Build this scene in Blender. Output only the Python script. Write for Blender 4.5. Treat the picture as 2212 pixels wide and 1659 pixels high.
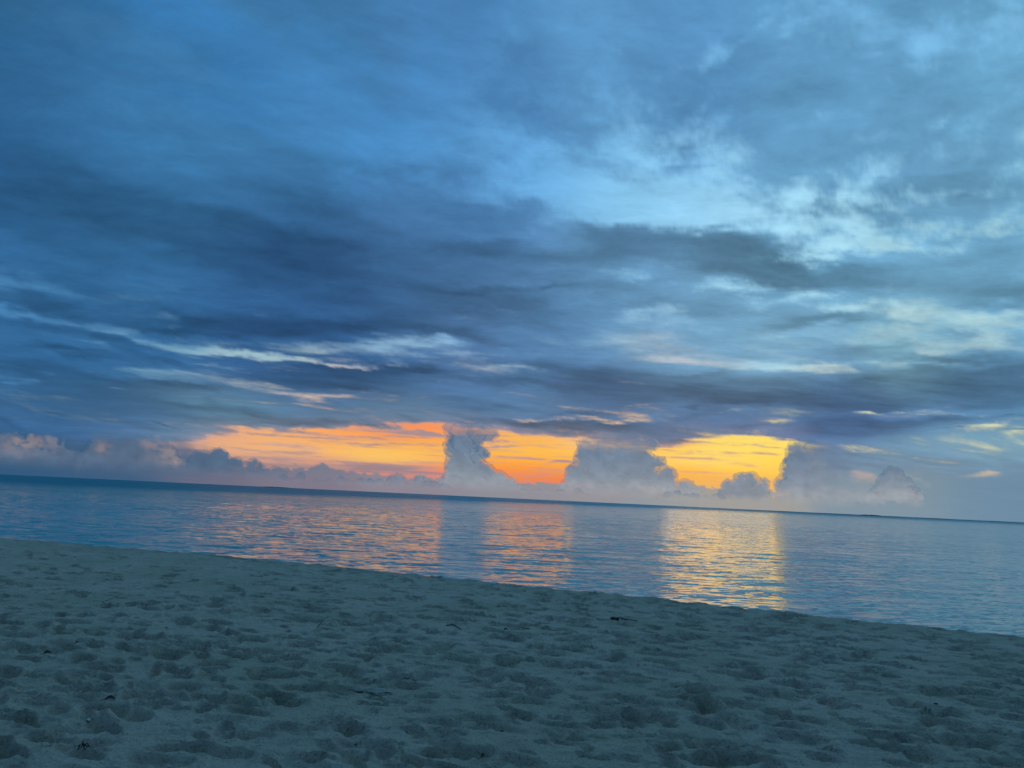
import bpy, math, random
import numpy as np

scene = bpy.context.scene
for o in list(bpy.data.objects):
    bpy.data.objects.remove(o)
COL = scene.collection

# ---------------------------------------------------------------- camera geometry (used for the camera and for reading bearings)
FOCAL, ROLL, PITCH = 1659.0, math.radians(2.69), math.radians(8.455)     # focal length in units of a 2212-wide frame
CAM = (0.0, 0.0, 1.65)


def ray(px, py):
    """bearing (x right, y ahead, z up) of a point of the 2212 x 1659 frame"""
    px, py = np.asarray(px, float), np.asarray(py, float)
    x, y = (px - 1106) / FOCAL, (829.5 - py) / FOCAL
    xr = x * math.cos(ROLL) - y * math.sin(ROLL)
    yr = x * math.sin(ROLL) + y * math.cos(ROLL)
    d = np.stack([xr, math.cos(PITCH) - yr * math.sin(PITCH), math.sin(PITCH) + yr * math.cos(PITCH)], -1)
    return d / np.linalg.norm(d, axis=-1, keepdims=True)


def azel(px, py):
    d = ray(px, py)
    return np.degrees(np.arctan2(d[..., 0], d[..., 1])), np.degrees(np.arcsin(d[..., 2]))


def ground_at(px, py, z=0.0):
    d = ray(px, py)
    t = (z - CAM[2]) / d[..., 2]
    return CAM[0] + d[..., 0] * t, CAM[1] + d[..., 1] * t


# ---------------------------------------------------------------- gradient noise
def _hash(ix, iy, iz, seed):
    h = (ix * 374761393 + iy * 668265263 + iz * 2147483647 + seed * 974634777) & 0xFFFFFFFF
    h = ((h ^ (h >> 13)) * 1274126177) & 0xFFFFFFFF
    h = ((h ^ (h >> 16)) * 2246822519) & 0xFFFFFFFF
    return h ^ (h >> 15)


def noise2(x, y, seed=0):
    x0, y0 = np.floor(x), np.floor(y)
    fx, fy = x - x0, y - y0
    ix, iy = x0.astype(np.int64), y0.astype(np.int64)
    u, v = fx * fx * fx * (fx * (fx * 6 - 15) + 10), fy * fy * fy * (fy * (fy * 6 - 15) + 10)

    def g(dx, dy):
        a = _hash(ix + dx, iy + dy, 0, seed).astype(np.float64) * (2 * math.pi / 4294967296.0)
        return np.cos(a) * (fx - dx) + np.sin(a) * (fy - dy)
    n0 = g(0, 0) * (1 - u) + g(1, 0) * u
    n1 = g(0, 1) * (1 - u) + g(1, 1) * u
    return (n0 * (1 - v) + n1 * v) * 1.5


def noise3(x, y, z, seed=0):
    x0, y0, z0 = np.floor(x), np.floor(y), np.floor(z)
    fx, fy, fz = x - x0, y - y0, z - z0
    ix, iy, iz = x0.astype(np.int64), y0.astype(np.int64), z0.astype(np.int64)
    f = lambda t: t * t * t * (t * (t * 6 - 15) + 10)
    u, v, w = f(fx), f(fy), f(fz)

    def g(dx, dy, dz):
        h = _hash(ix + dx, iy + dy, iz + dz, seed)
        a = (h & 0xFFFF).astype(np.float32) * (2 * math.pi / 65536.0)
        c = ((h >> 16) & 0xFFFF).astype(np.float32) / 32768.0 - 1.0
        s = np.sqrt(np.maximum(0, 1 - c * c))
        return s * np.cos(a) * (fx - dx) + s * np.sin(a) * (fy - dy) + c * (fz - dz)
    def mix(a, b, t): return a + (b - a) * t
    return mix(mix(mix(g(0, 0, 0), g(1, 0, 0), u), mix(g(0, 1, 0), g(1, 1, 0), u), v),
               mix(mix(g(0, 0, 1), g(1, 0, 1), u), mix(g(0, 1, 1), g(1, 1, 1), u), v), w) * 1.4


def fbm2(x, y, octaves=5, gain=0.5, seed=0):
    s, a, t = 0, 1.0, 0
    for k in range(octaves):
        s = s + a * noise2(x, y, seed + k * 17)
        t += a
        a *= gain
        x, y = x * 1.93 + 5.2 + y * 0.35, y * 1.93 - 1.7 - x * 0.18
    return s / t


def smooth(a, b, x):
    t = np.clip((x - a) / (b - a), 0, 1)
    return t * t * (3 - 2 * t)


def lin(c):
    c = np.asarray(c, float) / 255.0
    return np.where(c <= 0.04045, c / 12.92, ((c + 0.055) / 1.055) ** 2.4)

# ---------------------------------------------------------------- camera, world, sun, exposure
from mathutils import Matrix, Vector
cam_data = bpy.data.cameras.new("camera")
cam_data.sensor_width = 36.0
cam_data.lens = 36.0 * FOCAL / 2212.0
cam_data.clip_start, cam_data.clip_end = 0.05, 90000.0
camera = bpy.data.objects.new("camera", cam_data)
COL.objects.link(camera)
fw = Vector((0, math.cos(PITCH), math.sin(PITCH)))
up0 = Vector((0, -math.sin(PITCH), math.cos(PITCH)))
rt = Vector((1, 0, 0)) * math.cos(ROLL) + up0 * math.sin(ROLL)
up = Vector((1, 0, 0)) * -math.sin(ROLL) + up0 * math.cos(ROLL)
camera.matrix_world = Matrix(((rt.x, up.x, -fw.x, CAM[0]), (rt.y, up.y, -fw.y, CAM[1]), (rt.z, up.z, -fw.z, CAM[2]), (0, 0, 0, 1)))
scene.camera = camera

SUN_AZ, SUN_EL = 15.2, 2.5                       # behind the right-hand gap, all but set
world = bpy.data.worlds.new("World")
scene.world = world
world.use_nodes = True
wn = world.node_tree.nodes
skyn = wn.new("ShaderNodeTexSky")
skyn.sky_type = 'NISHITA'
skyn.sun_disc = False
skyn.sun_elevation = math.radians(SUN_EL)
skyn.sun_rotation = math.radians(SUN_AZ)
wn["Background"].inputs["Strength"].default_value = 0.001
world.node_tree.links.new(skyn.outputs[0], wn["Background"].inputs["Color"])

sun_data = bpy.data.lights.new("sun", 'SUN')
sun_data.energy = SUN_STRENGTH = 0.006
sun_data.angle = math.radians(8)
sun_data.color = (1.0, 0.66, 0.30)
sun = bpy.data.objects.new("sun", sun_data)
COL.objects.link(sun)
sd = Vector((math.sin(math.radians(SUN_AZ)) * math.cos(math.radians(SUN_EL)), math.cos(math.radians(SUN_AZ)) * math.cos(math.radians(SUN_EL)), math.sin(math.radians(SUN_EL))))
sun.rotation_euler = sd.to_track_quat('Z', 'Y').to_euler()
sun.location = (3, 0, 9)

scene.view_settings.view_transform = 'Standard'
scene.view_settings.look = 'None'
scene.view_settings.exposure = 0.0
scene.view_settings.gamma = 1.0
scene.view_settings.use_curve_mapping = False
scene.render.engine = 'CYCLES'
scene.cycles.use_denoising = True
scene.cycles.max_bounces = 6
scene.cycles.transparent_max_bounces = 24
scene.cycles.sample_clamp_indirect = 4.0


# ---------------------------------------------------------------- helpers
def tag(o, label=None, cat=None, group=None, kind=None):
    if label: o["label"] = label
    if cat: o["category"] = cat
    if group: o["group"] = group
    if kind: o["kind"] = kind
    return o


def mesh_obj(name, verts, faces, mat=None, parent=None, smooth_shade=True):
    """verts (n,3); faces a list of arrays (n,3) / (n,4)"""
    me = bpy.data.meshes.new(name)
    verts = np.asarray(verts, np.float32)
    if not isinstance(faces, list):
        faces = [faces]
    faces = [np.asarray(f, np.int32) for f in faces if len(f)]
    loops = np.concatenate([f.ravel() for f in faces])
    tot = np.concatenate([np.full(len(f), f.shape[1], np.int32) for f in faces])
    start = np.concatenate([[0], np.cumsum(tot)[:-1]]).astype(np.int32)
    me.vertices.add(len(verts)); me.vertices.foreach_set("co", verts.ravel())
    me.loops.add(len(loops)); me.loops.foreach_set("vertex_index", loops)
    me.polygons.add(len(tot)); me.polygons.foreach_set("loop_start", start); me.polygons.foreach_set("loop_total", tot)
    me.polygons.foreach_set("use_smooth", np.full(len(tot), smooth_shade))
    me.update(calc_edges=True)
    if mat: me.materials.append(mat)
    o = bpy.data.objects.new(name, me)
    COL.objects.link(o)
    if parent: o.parent = parent
    return o


def grid_faces(nr, nc, wrap=False):
    i, j = np.meshgrid(np.arange(nr - 1), np.arange(nc if wrap else nc - 1), indexing='ij')
    j2 = (j + 1) % nc
    return np.stack([i * nc + j, i * nc + j2, (i + 1) * nc + j2, (i + 1) * nc + j], -1).reshape(-1, 4)


def color_attr(o, name, col):
    at = o.data.attributes.new(name, 'FLOAT_COLOR', 'POINT')
    c = np.ones((len(o.data.vertices), 4), np.float32)
    c[:, :3] = col
    at.data.foreach_set("color", c.ravel())


def float_attr(o, name, val):
    at = o.data.attributes.new(name, 'FLOAT', 'POINT')
    at.data.foreach_set("value", np.asarray(val, np.float32))


def new_mat(name):
    m = bpy.data.materials.new(name)
    m.use_nodes = True
    nt = m.node_tree
    nt.nodes.clear()
    return m, nt, nt.nodes.new("ShaderNodeOutputMaterial")


class NT:
    """short-hand for wiring nodes"""
    def __init__(s, nt): s.nt = nt
    def n(s, kind, **kw):
        nd = s.nt.nodes.new("ShaderNode" + kind)
        for k, v in kw.items(): setattr(nd, k, v)
        return nd
    def put(s, sock, v):
        if hasattr(v, 'is_output') or isinstance(v, bpy.types.NodeSocket): s.nt.links.new(v, sock)
        else: sock.default_value = v
    def math(s, op, a, b=0.0, c=None, clamp=False):
        nd = s.n("Math", operation=op, use_clamp=clamp)
        s.put(nd.inputs[0], a); s.put(nd.inputs[1], b)
        if c is not None: s.put(nd.inputs[2], c)
        return nd.outputs[0]
    def vmath(s, op, a, b=(0, 0, 0)):
        nd = s.n("VectorMath", operation=op)
        s.put(nd.inputs[0], a)
        if op == 'SCALE': s.put(nd.inputs[3], b)
        else: s.put(nd.inputs[1], b)
        return nd.outputs[0] if op not in ('LENGTH', 'DOT_PRODUCT') else nd.outputs[1]
    def noise(s, vec, scale, detail=4, rough=0.55, out=0):
        nd = s.n("TexNoise")
        s.put(nd.inputs["Vector"], vec)
        nd.inputs["Scale"].default_value = scale; nd.inputs["Detail"].default_value = detail; nd.inputs["Roughness"].default_value = rough
        return nd.outputs[out]
    def ramp(s, v, a, b, lo=0.0, hi=1.0):
        nd = s.n("MapRange", interpolation_type='SMOOTHSTEP')
        s.put(nd.inputs[0], v)
        for k, x in zip((1, 2, 3, 4), (a, b, lo, hi)): s.put(nd.inputs[k], x)
        return nd.outputs[0]
    def mix(s, f, a, b, blend='MIX'):
        nd = s.n("Mix", data_type='RGBA', blend_type=blend)
        s.put(nd.inputs[0], f); s.put(nd.inputs[6], a); s.put(nd.inputs[7], b)
        return nd.outputs[2]
    def attr(s, name, out="Color"):
        nd = s.n("Attribute", attribute_name=name)
        return nd.outputs[out]
    def pos(s): return s.n("NewGeometry").outputs["Position"]
    def map(s, v, scale):
        nd = s.n("Mapping"); s.put(nd.inputs[0], v); nd.inputs["Scale"].default_value = scale
        return nd.outputs[0]

# ---------------------------------------------------------------- the cumulus: heaps each one is made of (frame x, y, radius[, squash]) and how it is described
def bank(x0, x1, ytop, step, rmin, rmax, seed, horizon=(1023, 0.047)):
    """a row of small heaps along the horizon between two frame positions"""
    r_ = np.random.default_rng(seed)
    out, x = [], x0
    while x < x1:
        r = r_.uniform(rmin, rmax)
        yt = ytop + (x - x0) * 0.047 + r_.uniform(-6, 6)
        out.append((x, yt + r, r)); out.append((x + step / 2, yt + r * 2.2, r * 1.2))
        x += step * r_.uniform(0.7, 1.2)
    return out


HEAPS = []


def dict_(puffs, label, seed, **kw):
    HEAPS.append((puffs, label, seed, kw))


dict_([(990, 925, 34, .7), (1010, 945, 38), (990, 965, 34), (1000, 985, 34), (985, 1005, 26), (1015, 1015, 38), (990, 1035, 34), (1040, 1030, 34), (1075, 1040, 24), (1035, 980, 20), (1052, 980, 9),
         (1100, 1052, 22), (1125, 1062, 16), (1050, 935, 30, .6), (975, 1045, 24), (985, 925, 28, .6), (1000, 1060, 46), (1060, 1060, 34), (1110, 1066, 26)], "tall narrow cumulus tower rising between the orange gap and the middle gap", 3, top_fade=(958, 898))
dict_([(1290, 965, 34), (1330, 960, 40, .8), (1365, 970, 40), (1270, 990, 32), (1310, 1000, 45), (1360, 1010, 50), (1400, 1005, 26), (1425, 1000, 15), (1250, 1030, 34), (1300, 1045, 50), (1370, 1050, 55),
         (1430, 1045, 28), (1230, 1055, 24), (1465, 1065, 24), (1400, 960, 26, .6), (1270, 960, 26, .6), (1440, 1030, 24), (1480, 1062, 26), (1500, 1072, 22)], "broad cumulus tower with one ragged shoulder between the middle and yellow gaps", 5, top_fade=(985, 925))
dict_([(1740, 985, 38), (1790, 990, 45), (1720, 1020, 32), (1780, 1040, 55), (1700, 1050, 26), (1835, 1040, 30), (1860, 1062, 26), (1720, 1070, 40), (1800, 1080, 45), (1760, 965, 22, .6), (1700, 1000, 10), (1820, 978, 45, .8)],
        "wide hazy cumulus mass walling off the right end of the yellow gap", 8, top_fade=(985, 925), fade_x=(1745, 1860))
dict_([(1930, 1030, 20), (1922, 1050, 26), (1945, 1060, 28), (1905, 1065, 20), (1970, 1075, 22), (1890, 1078, 18)], "small peaked cumulus head right of the wide hazy mass", 9, foot=(30, 75))
dict_([(1572, 1050, 15), (1598, 1035, 14), (1622, 1036, 19), (1648, 1046, 14), (1600, 1062, 26), (1640, 1066, 22), (1562, 1066, 12), (1606, 1030, 9)],
        "little cumulus with knobbly crown low in the yellow gap", 11, dist=1.05, res=1.2, foot=(14, 34))
dict_(bank(1130, 1250, 1052, 22, 8, 13, 41), "low cumulus bank at the foot of the middle orange gap", 12, dist=1.15, foot=(14, 34))
dict_(bank(1440, 1560, 1062, 20, 7, 11, 42), "low cumulus bank under the left end of the yellow gap", 13, dist=1.15, foot=(14, 34))
dict_(bank(610, 800, 1030, 22, 8, 14, 43) + [(650, 1030, 10), (735, 1036, 9)], "low lumpy cumulus bank under the left part of the orange gap", 14, dist=1.1, foot=(12, 34))
dict_(bank(800, 960, 1036, 20, 8, 14, 44) + [(862, 1034, 13), (850, 1040, 14), (905, 1040, 12)], "low lumpy cumulus bank running up to the narrow tower", 15, dist=1.1, foot=(12, 34))
dict_([(470, 995, 26), (510, 1010, 22), (545, 1004, 13), (555, 1018, 18), (595, 1016, 11), (580, 1030, 18), (490, 1020, 30), (440, 1005, 32), (610, 1030, 12), (530, 1035, 25)],
        "sloping cumulus bank tapering off into the left end of the orange gap", 16, foot=(14, 50), dist=1.02)
dict_([(230, 970, 36), (290, 965, 34), (325, 968, 30), (352, 985, 26), (370, 1000, 18), (260, 1000, 44), (330, 1010, 40), (390, 1015, 26), (200, 1000, 34), (345, 962, 18)],
        "heaped cumulus with a warm lit right flank left of the orange gap", 17, lit=[(330, 955, 26), (365, 978, 22), (378, 995, 14), (220, 968, 12)], top_fade=(965, 935), foot=(14, 70))
dict_([(20, 965, 30), (60, 958, 24, .8), (95, 955, 22, .8), (118, 952, 14, .8), (60, 990, 32), (120, 985, 26), (-30, 975, 40), (150, 1000, 26), (0, 1005, 40), (100, 1010, 34)],
        "flat-topped cumulus with a blunt pink end at the left edge of the view", 18, lit=[(115, 944, 22), (75, 944, 22), (40, 950, 26)], top_fade=(958, 925), foot=(14, 70))
# ---------------------------------------------------------------- the sky: clear air behind, a torn deck of cloud in front
CLEAR = [(0,0,35,95,145),(400,40,56,125,185),(800,60,64,126,182),(820,260,76,144,202),(1150,350,100,168,222),(1400,430,132,200,241),(1650,490,174,226,245),(1500,460,158,214,244),
 (1500,300,115,180,228),(2150,420,160,212,225),(2200,50,128,192,236),(2000,130,120,185,230),(100,480,72,142,202),(60,620,85,140,180),(300,740,125,172,196),(600,800,150,188,202),
 (850,720,140,185,215),(1080,675,135,180,215),(1450,690,155,195,215),(2150,680,180,212,214),(1900,800,190,205,200),(1980,885,240,235,175),(2110,890,235,230,180),
 (1450,780,205,185,175),(1350,900,255,200,130),(1000,860,220,185,160),(720,860,220,180,150),(150,900,95,120,140),(450,940,222,164,136),(560,955,240,176,120),(660,950,255,184,95),(850,930,255,138,58),(700,930,255,158,80),(930,922,255,132,55),
 (800,975,250,198,105),(600,985,232,175,130),(700,1010,225,158,122),(620,1015,238,130,105),(750,1035,250,122,92),(900,1030,245,132,95),(920,960,252,190,85),
 (1100,950,255,178,60),(1150,985,255,194,80),(1200,1035,255,112,45),(1120,1020,255,125,45),(1100,1005,255,165,50),(1200,1012,255,165,45),
 (1450,965,255,190,70),(1550,960,255,222,100),(1560,985,255,226,120),(1650,1000,255,205,70),(1650,960,255,222,100),(1500,1030,255,178,50),(1600,1045,250,185,80),(1750,950,255,225,110),
 (1880,1040,190,160,150),(1980,1035,240,185,165),(2110,1028,255,212,140)]
DECK = [(0,0,36,88,132),(0,300,30,86,140),(300,400,40,102,156),(600,250,48,104,156),(350,120,50,110,165),(200,620,38,94,148),(600,620,38,88,144),(900,620,58,102,156),(700,690,34,78,132),
 (1000,760,68,96,144),(700,820,46,82,130),(1300,850,64,92,138),(1800,840,66,100,150),(2100,820,68,106,152),(1950,740,128,166,188),(1400,560,92,138,186),(1700,600,98,150,192),(1550,680,104,140,176),(2100,600,104,152,190),
 (1900,250,84,136,184),(1400,150,78,132,186),(1000,330,60,112,168),(1900,60,86,140,188),(2000,400,100,146,186),(2150,180,96,150,192),(1700,740,118,152,184),(1100,700,78,118,168),(300,880,52,92,138),(100,860,42,88,134),
 (500,890,92,124,154),(800,890,98,120,150),(1250,900,82,108,148),(1550,880,68,96,144),(1850,920,66,102,158),(2100,960,116,152,178),(1980,970,112,146,176),(1900,1000,106,136,165),
 (1250,960,104,124,150),(600,960,150,140,145),(1550,1000,200,160,120),(100,990,62,94,128)]
HAZE = [(-200,1010,44,88,125),(0,1015,48,88,124),(250,1020,60,92,126),(430,1035,84,106,132),(650,1050,108,120,140),(900,1055,124,134,150),(1100,1065,124,142,156),(1300,1070,128,146,158),
 (1600,1085,138,152,158),(1900,1105,122,146,160),(2212,1120,104,138,162),(2500,1130,95,132,160)]
# strokes of torn cloud: x, y, half length, half width, slope (degrees, down to the right), strength; + is cloud, - is a gap
STROKES = [(1560,450,370,56,6,-1.7),(1250,425,240,50,4,-.75),(830,210,340,110,25,-.45),(500,100,300,90,30,-.2),(80,480,170,42,14,-.6),(380,735,330,8,8,-.75),(560,758,120,5,9,-.6),(560,764,220,8,6,-.6),(420,778,150,6,7,-.5),(760,786,150,5,9,-.65),(840,802,80,4,10,-.6),
 (390,800,190,22,14,-.45),(860,722,110,10,15,-.8),(1085,676,60,5,17,-.8),(130,688,130,8,2,-.4),(60,612,110,13,10,-.4),(200,640,160,8,9,-.3),(715,862,55,9,3,-.75),(560,850,200,14,3,-.3),
 (1430,692,95,20,0,-.65),(1650,648,70,13,-5,-.6),(2120,690,140,22,6,-.7),(1920,745,190,22,8,-.15),(1480,772,110,9,4,-.55),(1800,800,150,8,2,-.7),(1640,795,90,7,4,-.5),(2110,800,60,7,0,-.8),
 (1960,888,120,11,-4,-.95),(2120,892,70,7,2,-.8),(1690,915,45,6,0,-.8),(1950,905,50,5,-2,-.7),(1300,905,160,9,1,-.75),(1130,895,60,5,3,-.5),(1005,900,60,6,8,-.5),(1480,895,60,6,-2,-.45),
 (2130,70,50,90,40,-.6),(2150,430,140,60,0,-.5),(1990,560,120,20,0,-.2),(1650,330,150,25,-25,-.3),(1450,200,190,40,-35,-.3),(930,745,60,8,20,-.35),(1830,958,70,4,5,-.6),(2110,1029,55,6,-2,-1.6),(2115,1053,20,3,0,-.8),
 (1980,1043,20,5,35,-1.5),(1872,1036,34,18,0,-1.9),(1600,1004,120,5,2,.7),(1560,1030,90,9,2,.55),(1490,1014,50,5,2,.6),(1660,985,60,4,3,.5),(1560,962,140,4,1,.4),
 (640,600,480,60,13,.6),(880,720,260,12,6,.6),(350,690,260,10,4,.6),(1300,800,260,12,3,.6),(1950,785,160,9,0,.6),(2100,860,160,10,0,.7),(550,905,260,8,4,.6),(330,830,180,9,6,.7),(550,690,430,26,5,.7),(1040,650,300,28,12,.6),(700,822,150,20,3,.8),(1480,842,430,30,3,.9),(2060,830,240,19,-2,1.3),(1750,850,300,16,1,.8),(1850,922,135,18,1,1.2),(1640,565,420,34,7,1.1),(1250,560,200,20,8,.5),
 (250,850,200,22,8,.6),(450,872,120,6,8,.5),(1200,912,230,9,5,.9),(1180,930,230,9,6,.9),(1370,937,110,7,2,.9),(720,490,350,45,20,.4),(150,718,260,9,5,.6),(250,770,90,9,5,.6),(90,790,130,12,4,.4),
 (100,370,300,60,12,.5),(1150,560,260,45,12,.4),(1550,140,160,60,-30,.35),(1900,180,250,90,-15,.35),(1500,900,70,12,-10,.5),(1700,868,250,12,2,.5),(2150,600,200,60,0,.35),(980,560,300,35,15,.35)]


def interp(points, a, e, p=2.6, aspect=1.0):
    pts = np.array(points, float)
    pa, pe = azel(pts[:, 0], pts[:, 1])
    col = lin(pts[:, 2:5])
    num, den = np.zeros(a.shape + (3,)), np.zeros(a.shape)
    for k in range(len(pts)):
        # near the horizon the tones change fast with height: measure distance on a stretched height
        sc = 1.0 + 3.0 / (1 + (max(pe[k], 0) / 5) ** 2)
        d2 = ((a - pa[k]) / (1.6 if pe[k] < 8 else 1.0)) ** 2 + ((e - pe[k]) * sc * 0.8) ** 2
        w = np.exp(-d2 / (2 * (1.5 if pe[k] < 5 else 2.3 if pe[k] < 12 else 4.2) ** 2)) + 2e-4 / (d2 + 4) ** 1.5
        num += w[..., None] * col[k]
        den += w
    return num / den[..., None]


def sky_fields(a, e, fine=True):
    """a, e: azimuth and height in degrees -> colour of the sky there (linear)"""
    A, E_ = np.radians(a), np.radians(np.maximum(e, -2))
    d = np.stack([np.sin(A) * np.cos(E_), np.cos(A) * np.cos(E_), np.sin(E_)], -1)
    zz = np.maximum(d[..., 2], 0) + 0.10
    X, Y = d[..., 0] / zz, d[..., 1] / zz                       # the deck seen in perspective
    # wind runs towards the right of the view: streaks converge there
    c, s = math.cos(math.radians(22)), math.sin(math.radians(22))
    U, V = X * c + Y * s, -X * s + Y * c
    wu, wv = fbm2(U * 0.35, V * 0.5, 4, seed=3), fbm2(U * 0.35 + 9, V * 0.5, 4, seed=4)
    broad = fbm2(U * 0.30 + wu * 0.5, V * 1.0 + wv * 0.5, 4, seed=11)
    mid = fbm2(U * 0.95 + wu * 1.6, V * 2.3 + wv * 2.0, 5, 0.55, seed=23)
    wisp = fbm2(U * 2.4 + wu * 2.4, V * 5.2 + wv * 3.4, 7, 0.62, seed=37)
    c2, s2 = math.cos(math.radians(62)), math.sin(math.radians(62))
    U2, V2 = X * c2 + Y * s2, -X * s2 + Y * c2
    w1 = fbm2(X * 1.1 + 3, Y * 1.1, 4, seed=5)
    w2 = fbm2(X * 1.1 + 7, Y * 1.1 + 2, 4, seed=6)
    puff = fbm2(U2 * 1.9 + w1 * 0.8, V2 * 2.9 + w2 * 0.8, 7, 0.6, seed=43)
    spots = fbm2(U2 * 5 + w1 * 1.2, V2 * 6.5 + w2 * 1.2, 6, 0.64, seed=51)
    hi = smooth(9, 19, e)
    mid = mid * (1 - 0.75 * hi) + puff * 1.25 * hi
    wisp = wisp * (1 - 0.55 * hi)
    # bend the layout a little so that no stroke keeps a clean outline
    el_s = 0.30 + np.clip(e, 0, 30) / 30
    aw = a + (5.0 * fbm2(a * 0.09, e * 0.30, 4, seed=61) + 1.6 * fbm2(a * 0.4, e * 1.4, 4, .6, seed=67)) * el_s * 0.9
    ew = e + (2.2 * fbm2(a * 0.07 + 5, e * 0.25, 4, seed=62) + 1.0 * fbm2(a * 0.33, e * 1.3 + 4, 5, .62, seed=68)) * el_s * 0.9
    cov = 0.57 + 0.14 * hi + 0.1 * smooth(38, 60, np.abs(a)) + 0.22 * smooth(14, 7, e)
    sr = np.random.default_rng(77)
    more = []
    for k in range(230):
        x, y = sr.uniform(-250, 2450), 925 - 560 * sr.random() ** 1.5
        slope = 11 - 12 * smooth(200, 1500, x) + sr.normal(0, 2)
        far_ = (925 - y) / 560
        L = sr.uniform(40, 150) * (0.6 + 1.2 * far_); W = L * sr.uniform(0.04, 0.09) * (1 + 1.8 * far_)
        more.append((x, y, L, W, slope, (sr.uniform(.3, .8) if sr.random() < 0.6 else -sr.uniform(.2, .5)) * (1 - 0.5 * far_)))
    for k in range(60):
        x, y = sr.uniform(380, 1900), sr.uniform(930, 1035)
        more.append((x, y + 0.047 * (x - 1100), sr.uniform(40, 130), sr.uniform(2.0, 4.5), 2.5 + sr.normal(0, 1), sr.uniform(.35, .9)))
    gapstrokes = np.zeros_like(a); darkst = np.zeros_like(a)
    for (x, y, L, W, ang, st) in STROKES + more:
        pa, pe = azel(x, y)
        qa, qe = azel(x + L * math.cos(math.radians(ang)), y + L * math.sin(math.radians(ang)))
        l = math.hypot(qa - pa, qe - pe)
        ux, uy = (qa - pa) / l, (qe - pe) / l
        w = W / 29.0
        da, de = aw - pa, ew - pe
        t, n = (da * ux + de * uy) / l, (-da * uy + de * ux) / w
        if st < 0 and st > -1: st *= 0.85
        v = 0.55 * st * np.exp(-np.abs(t) ** 2.6 - np.abs(n) ** 2)
        cov = cov + v
        if st > 0 and y < 930: darkst = darkst + v
        if y > 928: gapstrokes = gapstrokes + np.maximum(v, 0)
    dens = cov + 0.34 * broad + 0.60 * mid + 0.58 * wisp + 0.85 * spots * smooth(-8, 20, a) * smooth(11, 17, e)
    # the deck's far edge: under it the afterglow shows
    ba, be = azel(np.array([-100, 200, 330, 430, 700, 960, 1250, 1420, 1500, 1650, 1800, 1850, 2300]),
                  np.array([ 990, 990, 965, 938, 925, 918, 943, 962, 945, 942, 958, 1075, 1060]))
    base = np.interp(a, ba, be) + 0.8 * fbm2(a * 0.30, e * 1.1, 6, 0.62, seed=80) * smooth(0, 3, e)
    under = 1 - smooth(-0.25, 0.35, e - base)
    side = smooth(-26, -20, a) * (1 - smooth(20.5, 22.5, a))
    under = under * side
    streak = fbm2(a * 0.16 + 3, e * 4.2, 5, 0.62, seed=90)
    dens = dens * (1 - under) + under * (0.12 + 0.9 * gapstrokes + 0.85 * streak - 0.16 * smooth(2, 15, a) + 0.5 * np.exp(-((e - 1.6) / .5) ** 2) * smooth(2, -8, a))
    dens = dens + 0.35 * smooth(20.5, 23, a) * smooth(5, 3, e)
    alpha = smooth(0.05, 0.80, dens)
    ca, cb = interp(CLEAR, a, e), interp(DECK, a, e)
    cb = (cb * 0.88 + 0.11 * cb.mean(-1, keepdims=True)) * (1.06 + 0.36 * mid + 0.46 * wisp + 0.25 * broad - 0.14 * (smooth(.6, 1.3, dens)))[..., None]
    cb = cb * (1.10 - 0.34 * smooth(0.05, 0.65, darkst + 0.22 * wisp + 0.22 * mid))[..., None]
    cb = cb * (1 + smooth(1.5, 6, e)[..., None] * np.array([-0.12, 0.07, 0.01]))
    near_edge = smooth(1.7, 0.0, e - base) * side * smooth(0.2, 0.6, 1 - under)
    cb = cb * (1 - 0.18 * near_edge[..., None]) + 0.18 * near_edge[..., None] * lin((158, 138, 142))
    # thin cloud in front of the glow is warm and dull
    warm = lin((205, 150, 128))
    cb = cb * (1 - under[..., None]) + under[..., None] * (0.55 * warm + 0.45 * cb)
    thin = (alpha * (1 - alpha) * 4)[..., None]
    col = ca * (1 - alpha[..., None]) + cb * alpha[..., None]
    col = col * (1 + 0.06 * thin)
    # low haze over the sea
    ha = interp(HAZE, a, np.full_like(e, 0.5), p=1.5)
    lump = np.abs(noise2(a * 0.55, e * 0.9, 95)) + 0.5 * np.abs(noise2(a * 1.3, e * 2, 96)) + .25 * np.abs(noise2(a * 3, e * 5, 97))
    hh = 1.25 + 0.55 * fbm2(a * 0.12, a * 0, 3, seed=98) + 0.55 * lump + 1.1 * smooth(21, 27, a) + 0.5 * smooth(-18, -26, a)
    k = 1 - smooth(0.0, 1.0, (e - hh + 0.25) / (0.16 + 1.5 * (np.abs(a - 1) > 21)))
    k = np.maximum(k, 0.55 * np.clip(1 - e / 2.6, 0, 1))
    hz = k * 0.92
    hz = np.where(e < 0, 0.9, hz)
    col = col * (1 - hz[..., None]) + ha * hz[..., None]
    # cumulus bodies painted into the sky colour, with airlight, lit flanks and bright rims
    lite = lin((158, 162, 169)); dull = lin((112, 131, 156))
    ea, ee = a + 0.35 * fbm2(a * 1.1, e * 1.3, 4, .6, seed=120), e + 0.35 * fbm2(a * 1.1 + 9, e * 1.3, 4, .6, seed=121)
    bump = 0.30 * (np.abs(noise2(a * 2.2, e * 2.4, 122)) + .5 * np.abs(noise2(a * 4.6, e * 5, 123)))
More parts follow.
